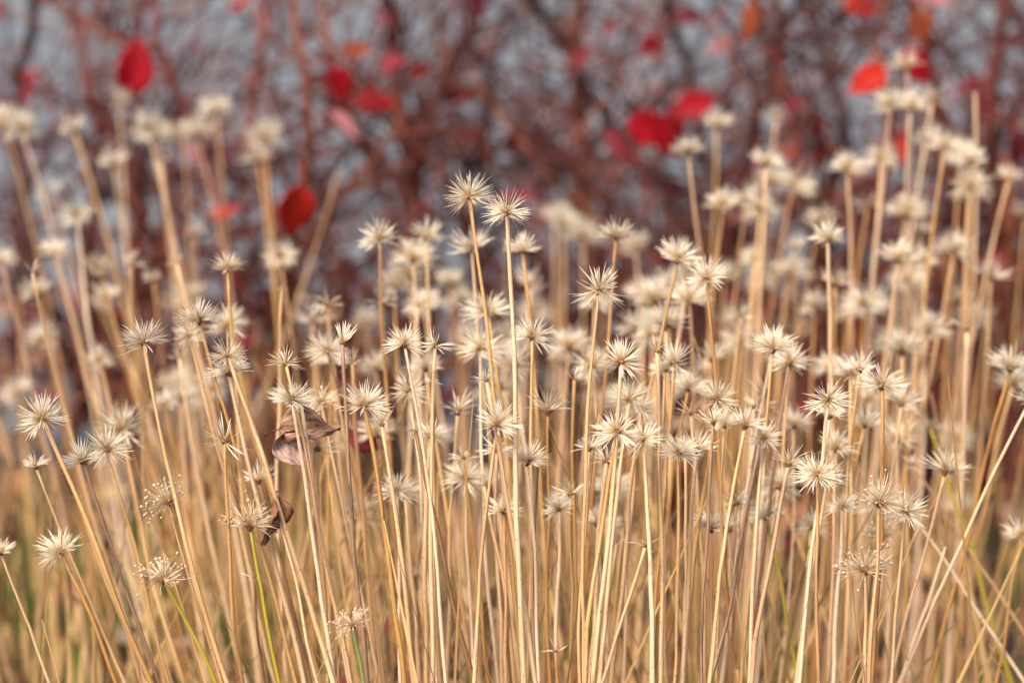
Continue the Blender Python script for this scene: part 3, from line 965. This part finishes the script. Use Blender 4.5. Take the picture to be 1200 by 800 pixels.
LIMBS = {
    3: [(0, .005, [(100, 330), (112, 180), (100, 60), (88, -25)]), (1, .006, [(40, 300), (22, 120), (48, -25)]), (0, .0045, [(165, 320), (158, 130), (168, -25)])],
    8: [(0, .0045, [(330, 320), (298, 160), (312, -20)]), (2, .004, [(345, 300), (362, 140), (338, -25)]), (0, .004, [(280, 330), (240, 180), (190, 60), (180, -20)])],
    15: [(0, .0085, [(490, 330), (483, 240), (470, 150), (460, 60), (452, -25)]), (0, .0065, [(484, 250), (492, 160), (525, 90), (556, 30), (578, -20)]), (1, .0045, [(470, 300), (432, 190), (396, 110), (380, -20)])],
    23: [(0, .006, [(692, 330), (684, 170), (678, 70), (682, -25)]), (0, .005, [(684, 180), (672, 80), (640, 25), (608, -25)]), (1, .004, [(640, 330), (560, 200), (520, 150)])],
    31: [(0, .006, [(835, 330), (770, 215), (705, 130), (655, 45), (612, -25)]), (0, .0065, [(865, 300), (826, 180), (800, 70), (778, -25)]), (1, .005, [(862, 240), (895, 120), (916, 60), (904, -25)]), (0, .005, [(850, 290), (790, 215), (700, 185), (590, 192)])],
    44: [(0, .0065, [(960, 330), (938, 200), (915, 90), (878, -25)]), (1, .006, [(968, 300), (988, 150), (962, 60), (930, -25)]), (2, .005, [(1000, 330), (1040, 180), (1030, 40), (1050, -25)])],
    57: [(0, .007, [(1170, 320), (1158, 150), (1182, -25)]), (1, .005, [(1135, 320), (1102, 150), (1082, 40), (1060, -25)]), (0, .005, [(1190, 330), (1230, 150), (1200, 30), (1160, -25)])],
}


def gp(px, d, z=0):
    """ground point under photo column px at depth y"""
    p = at(px, 400, d)
    return Vector((p.x, p.y, z))


LM = (2.0, 2.0, 1.2, 3.5, 2.0)
BM = [M_BARK, M_BARK_GREY, M_BARK_ORANGE]
shrub(gp(120, 2.75), 3, BM, 0.62, 9, 0.30, 34, (0.52, 0.52, 1.20, 4.80, 4.00), 'twiggy shrub at top left carrying one large crimson leaf',
      big=[(152, 113, 2.3, 0.052, 0.033, (0.2, 0, 1), (0.3, -1, 0.2), 0, 'large crimson leaf'), (40, 88, 2.7, 0.02, 0.016, (-1, 0, -0.4), (0, -1, 0.5), 1, 'small scarlet leaf'),
           (120, 140, 2.7, 0.02, 0.016, (0.3, 0, -1), (0, -1, 0.5), 0, 'small crimson leaf low on the shrub')])
shrub(gp(335, 2.6), 8, BM, 0.55, 7, 0.22, 26, (0.35, 0.52, 1.60, 4.80, 3.00), 'low shrub at upper left with one hanging red leaf',
      big=[(352, 216, 2.13, 0.044, 0.031, (-0.2, 0, -1), (0.5, -1, 0.2), 1, 'hanging red leaf')])
shrub(gp(478, 2.9), 15, [M_BARK, M_BARK_ORANGE], 0.75, 9, 0.2, 30, (0.70, 0.70, 1.20, 4.80, 3.00), 'dark forked shrub at top centre with red leaves on its left side',
      big=[(385, 78, 2.5, 0.046, 0.030, (0.5, 0, -0.9), (0.2, -1, 0.3), 0, 'crimson leaf left of the fork'), (415, 120, 2.5, 0.040, 0.019, (1, 0, 0.02), (0, -1, 0.6), 0, 'flat crimson leaf lying level'),
           (580, 45, 2.8, 0.06, 0.014, (-0.7, 0, -0.8), (0.2, -1, 0.3), 4, 'narrow pink red leaf right of the fork'), (400, 62, 2.6, 0.03, 0.017, (1, 0, 0.2), (0, -1, 0.4), 2, 'orange leaf left of the fork')])
shrub(gp(690, 3.0), 23, [M_BARK_ORANGE, M_BARK, M_BARK_GREY], 0.75, 8, 0.25, 26, (0.70, 0.35, 0.80, 4.80, 2.00), 'rust stemmed shrub right of top centre with few leaves',
      big=[(755, 40, 2.75, 0.032, 0.024, (0.5, 0, -0.9), (0, -1, 0.3), 0, 'small bright red leaf high up')])
shrub(gp(810, 2.7), 31, [M_BARK_GREY, M_BARK], 0.66, 9, 0.3, 36, (1.05, 0.52, 0.48, 6.40, 2.00), 'dark purple branched shrub with crimson leaf bunch at centre right',
      big=[(735, 140, 2.45, 0.045, 0.032, (1, 0, -0.5), (0, -1, 0.4), 0, 'crimson leaf at the bunch left'), (770, 140, 2.4, 0.042, 0.032, (0.6, 0, -0.8), (0.3, -1, 0.3), 0, 'crimson leaf in the bunch middle'),
           (838, 118, 2.5, 0.052, 0.026, (-1, 0, -0.25), (0, -1, 0.5), 0, 'crimson leaf at the bunch right'), (882, 2, 2.4, 0.040, 0.015, (-0.15, 0, -1), (0.2, -1, 0.2), 2, 'hanging orange leaf at the top')])
shrub(gp(980, 2.65), 44, BM, 0.66, 16, 0.34, 70, (0.70, 0.70, 1.20, 6.40, 2.00), 'dense shrub at top right with orange red leaf in front',
      big=[(1040, 82, 2.25, 0.038, 0.024, (-1, 0, -0.5), (0, -1, 0.5), 1, 'bright orange red leaf'), (1055, 60, 2.35, 0.04, 0.026, (0.8, 0, -0.8), (0.2, -1, 0.3), 0, 'crimson leaf behind the orange red one'),
           (990, 2, 2.5, 0.034, 0.024, (0.9, 0, -0.2), (0, -1, 0.4), 1, 'scarlet leaf at the top edge'), (955, 138, 2.7, 0.03, 0.02, (0.2, 0, -1), (0, -1, 0.4), 0, 'small crimson leaf deep in the twigs')])
shrub(gp(1160, 2.75), 57, [M_BARK, M_BARK_ORANGE], 0.66, 16, 0.34, 80, (0.70, 0.35, 1.20, 8.00, 1.50), 'dense maroon shrub at the right edge of the background',
      big=[(1075, 8, 2.5, 0.04, 0.024, (0.2, 0, -1), (0, -1, 0.3), 2, 'rust orange leaf high up'), (1192, 150, 2.5, 0.04, 0.024, (0.1, 0, -1), (0.3, -1, 0.3), 3, 'maroon leaf at the edge')])
shrub(gp(600, 2.65), 63, [M_BARK, M_BARK_GREY], 0.36, 10, 0.34, 10, (0, 0, 0, 5, 1.5), 'low maroon twiggy shrub behind the tallest heads at centre')
shrub(gp(1060, 2.42), 71, [M_BARK, M_BARK_ORANGE], 0.34, 12, 0.34, 26, (0.21, 0.21, 0.48, 9.60, 1.00), 'low dark twiggy shrub behind the right hand stalks')
shrub(gp(215, 2.5), 82, [M_BARK, M_BARK_ORANGE], 0.30, 9, 0.34, 14, (0.21, 0.28, 0.48, 9.60, 1.00), 'low brown twiggy shrub behind the left hand stalks')
shrub(gp(-60, 2.8), 91, BM, 0.6, 9, 0.3, 24, (0.35, 0.35, 0.80, 6.40, 2.00), 'twiggy shrub beyond the left edge of the background')
shrub(gp(820, 2.5), 97, [M_BARK, M_BARK_GREY], 0.32, 10, 0.34, 18, (0.21, 0.17, 0.48, 9.60, 1.00), 'low twiggy shrub behind the cluster right of centre')

# ------------------------------------------------------------------ ground
def ground_material():
    def build(t):
        geo = node(t, 'ShaderNodeNewGeometry')
        n1 = node(t, 'ShaderNodeTexNoise', i_Scale=9.0, i_Detail=8.0, i_Roughness=0.65)
        t.links.new(geo.outputs['Position'], n1.inputs['Vector'])
        n2 = node(t, 'ShaderNodeTexNoise', i_Scale=160.0, i_Detail=4.0)
        t.links.new(geo.outputs['Position'], n2.inputs['Vector'])
        soil = ramp(t, n1.outputs[0], [(0.3, (0.035, 0.02, 0.015)), (0.5, (0.085, 0.048, 0.032)), (0.7, (0.17, 0.10, 0.065))])
        gr = ramp(t, n2.outputs[0], [(0.3, (0.5, 0.5, 0.5)), (0.7, (1, 1, 1))])
        col = mixc(t, 1.0, soil, gr, 'MULTIPLY')
        bp = node(t, 'ShaderNodeBump', i_Strength=0.8, i_Distance=0.01)
        t.links.new(n2.outputs[0], bp.inputs['Height'])
        return leafy(t, col, 0.9, 0, 0.2, bp.outputs[0])
    return mat('garden_soil', build)


def paving_material():
    def build(t):
        geo = node(t, 'ShaderNodeNewGeometry')
        n1 = node(t, 'ShaderNodeTexNoise', i_Scale=2.2, i_Detail=8.0, i_Roughness=0.6)
        t.links.new(geo.outputs['Position'], n1.inputs['Vector'])
        v = node(t, 'ShaderNodeTexVoronoi', i_Scale=55.0)
        t.links.new(geo.outputs['Position'], v.inputs['Vector'])
        a = ramp(t, n1.outputs[0], [(0.3, (0.09, 0.098, 0.10)), (0.55, (0.155, 0.165, 0.167)), (0.75, (0.25, 0.26, 0.258))])
        b = ramp(t, v.outputs['Distance'], [(0.0, (1, 1, 1)), (0.6, (0.7, 0.7, 0.7))])
        col = mixc(t, 1.0, a, b, 'MULTIPLY')
        bp = node(t, 'ShaderNodeBump', i_Strength=0.7, i_Distance=0.004)
        t.links.new(v.outputs['Distance'], bp.inputs['Height'])
        return leafy(t, col, 0.9, 0, 0.2, bp.outputs[0])
    return mat('grey_gravel', build)


g = MB()
nx, ny = 60, 44
xs = [-2.2 + 4.4 * i / nx for i in range(nx + 1)]
ys = [0.3 + 2.45 * j / ny for j in range(ny + 1)]
for yv in ys:
    for xv in xs:
        z = 0.012 * noise.noise((xv * 5, yv * 5, 0)) + 0.006 * noise.noise((xv * 17, yv * 17, 2))
        g.v.append(Vector((xv, yv + (0.16 * noise.noise((xv * 3.1, 5.0, 1.0)) if yv > 2.74 else 0), z + 0.004 if yv < 2.7 else -0.03)))
for j in range(ny):
    for i in range(nx):
        a = j * (nx + 1) + i
        g.face((a, a + 1, a + nx + 2, a + nx + 1), ((0, 0),) * 4)
soil = g.build('soil', ground_material())
tag(soil, kind='structure')
g = MB()
S = 600
g.v += [Vector((-S, -S, -0.02)), Vector((S, -S, -0.02)), Vector((S, S, -0.02)), Vector((-S, S, -0.02))]
g.face((0, 1, 2, 3), ((0, 0),) * 4)
gv = g.build('gravel', paving_material())
tag(gv, kind='structure')

# leaf litter on the soil
lrng = random.Random(5)
lb = MB()
lm = [M_DRYLEAF2, M_RED[3], M_DRYLEAF, M_STRAWBLADE, M_RED[0]]
for i in range(2600):
    x = lrng.uniform(-1.0, 1.0)
    y = 1.2 + 2.6 * lrng.random() ** 1.25
    a = lrng.random() * 6.28
    L = lrng.uniform(0.018, 0.05)
    z = (0.012 if y < 2.7 else -0.006) + lrng.random() * 0.02
    lb.leaf(frame(Vector((x, y, z)), (math.cos(a), math.sin(a), lrng.uniform(-0.25, 0.35)), (lrng.uniform(-.6, .6), lrng.uniform(-.6, .6), 1)), L, L * lrng.uniform(0.35, 0.6),
            fold=lrng.uniform(-0.3, 0.6), curl=lrng.uniform(-1.2, 1.2), nu=4, nv=2, mi=lrng.choices(range(5), (6, 4, 0.5, 0.9, 0.3))[0], rnd=lrng.random() * 5)
tag(lb.build('leaf_litter', lm), 'brown and maroon fallen leaves covering the soil under the stalks', 'leaf litter', kind='stuff')

# low green blades near the stalk feet
gb = MB()
for i in range(900):
    zone = lrng.choices(((-0.42, -0.12), (-0.12, 0.25), (0.25, 0.55)), (4, 1, 1.4))[0]
    x = lrng.uniform(*zone) + lrng.gauss(0, 0.03)
    y = lrng.uniform(1.62, 2.3)
    a = lrng.random() * 6.28
    L = lrng.uniform(0.03, 0.085)
    gb.leaf(frame(Vector((x, y, 0.0)), (math.cos(a) * 0.5, math.sin(a) * 0.5, 1), (math.cos(a), math.sin(a), 0.2)), L, lrng.uniform(0.003, 0.007), fold=0.3, curl=lrng.uniform(0.2, 1.4), nu=5, nv=1,
            rnd=lrng.random() * 5, mi=lrng.choices((0, 1), (3, 2))[0])
tag(gb.build('ground_cover', [M_GRASS, M_STRAWBLADE]), 'low green and straw coloured grass at the feet of the stalks', 'grass', kind='stuff')
# withered blades standing among the stalks
tb = MB()
for i in range(1200):
    x = lrng.uniform(-0.62, 0.62)
    y = 1.47 + 0.95 * lrng.random() ** 1.2
    if (x < -0.2 and lrng.random() < 0.5) or (x > 0.12 and lrng.random() < 0.6):
        continue
    a = lrng.random() * 6.28
    L = lrng.uniform(0.10, 0.30)
    wb = lrng.uniform(0.0022, 0.0046)
    cu = lrng.uniform(-0.5, 0.9)
    if i > 1020:
        x, y = lrng.gauss(0.02, 0.17), lrng.uniform(1.28, 1.62)
        L, wb, cu = lrng.uniform(0.17, 0.34), lrng.uniform(0.0018, 0.0034), lrng.uniform(-0.2, 0.3)
    tb.leaf(frame(Vector((x, y, 0.0)), (lrng.gauss(0, 0.22) - 0.25 * x / 0.6 * 0 + 0.35 * x, lrng.gauss(0, 0.2), 1), (math.cos(a), math.sin(a), 0.1)), L, wb, fold=0.45,
            curl=cu, nu=9, nv=1, rnd=lrng.random() * 5, mi=lrng.choices((0, 1), (1.6, 2))[0], shape=0.5)
tag(tb.build('withered_blades', [M_STRAWBLADE, M_TANBLADE]), 'withered straw coloured leaf blades tangled between the stalks', 'dry grass', kind='stuff')
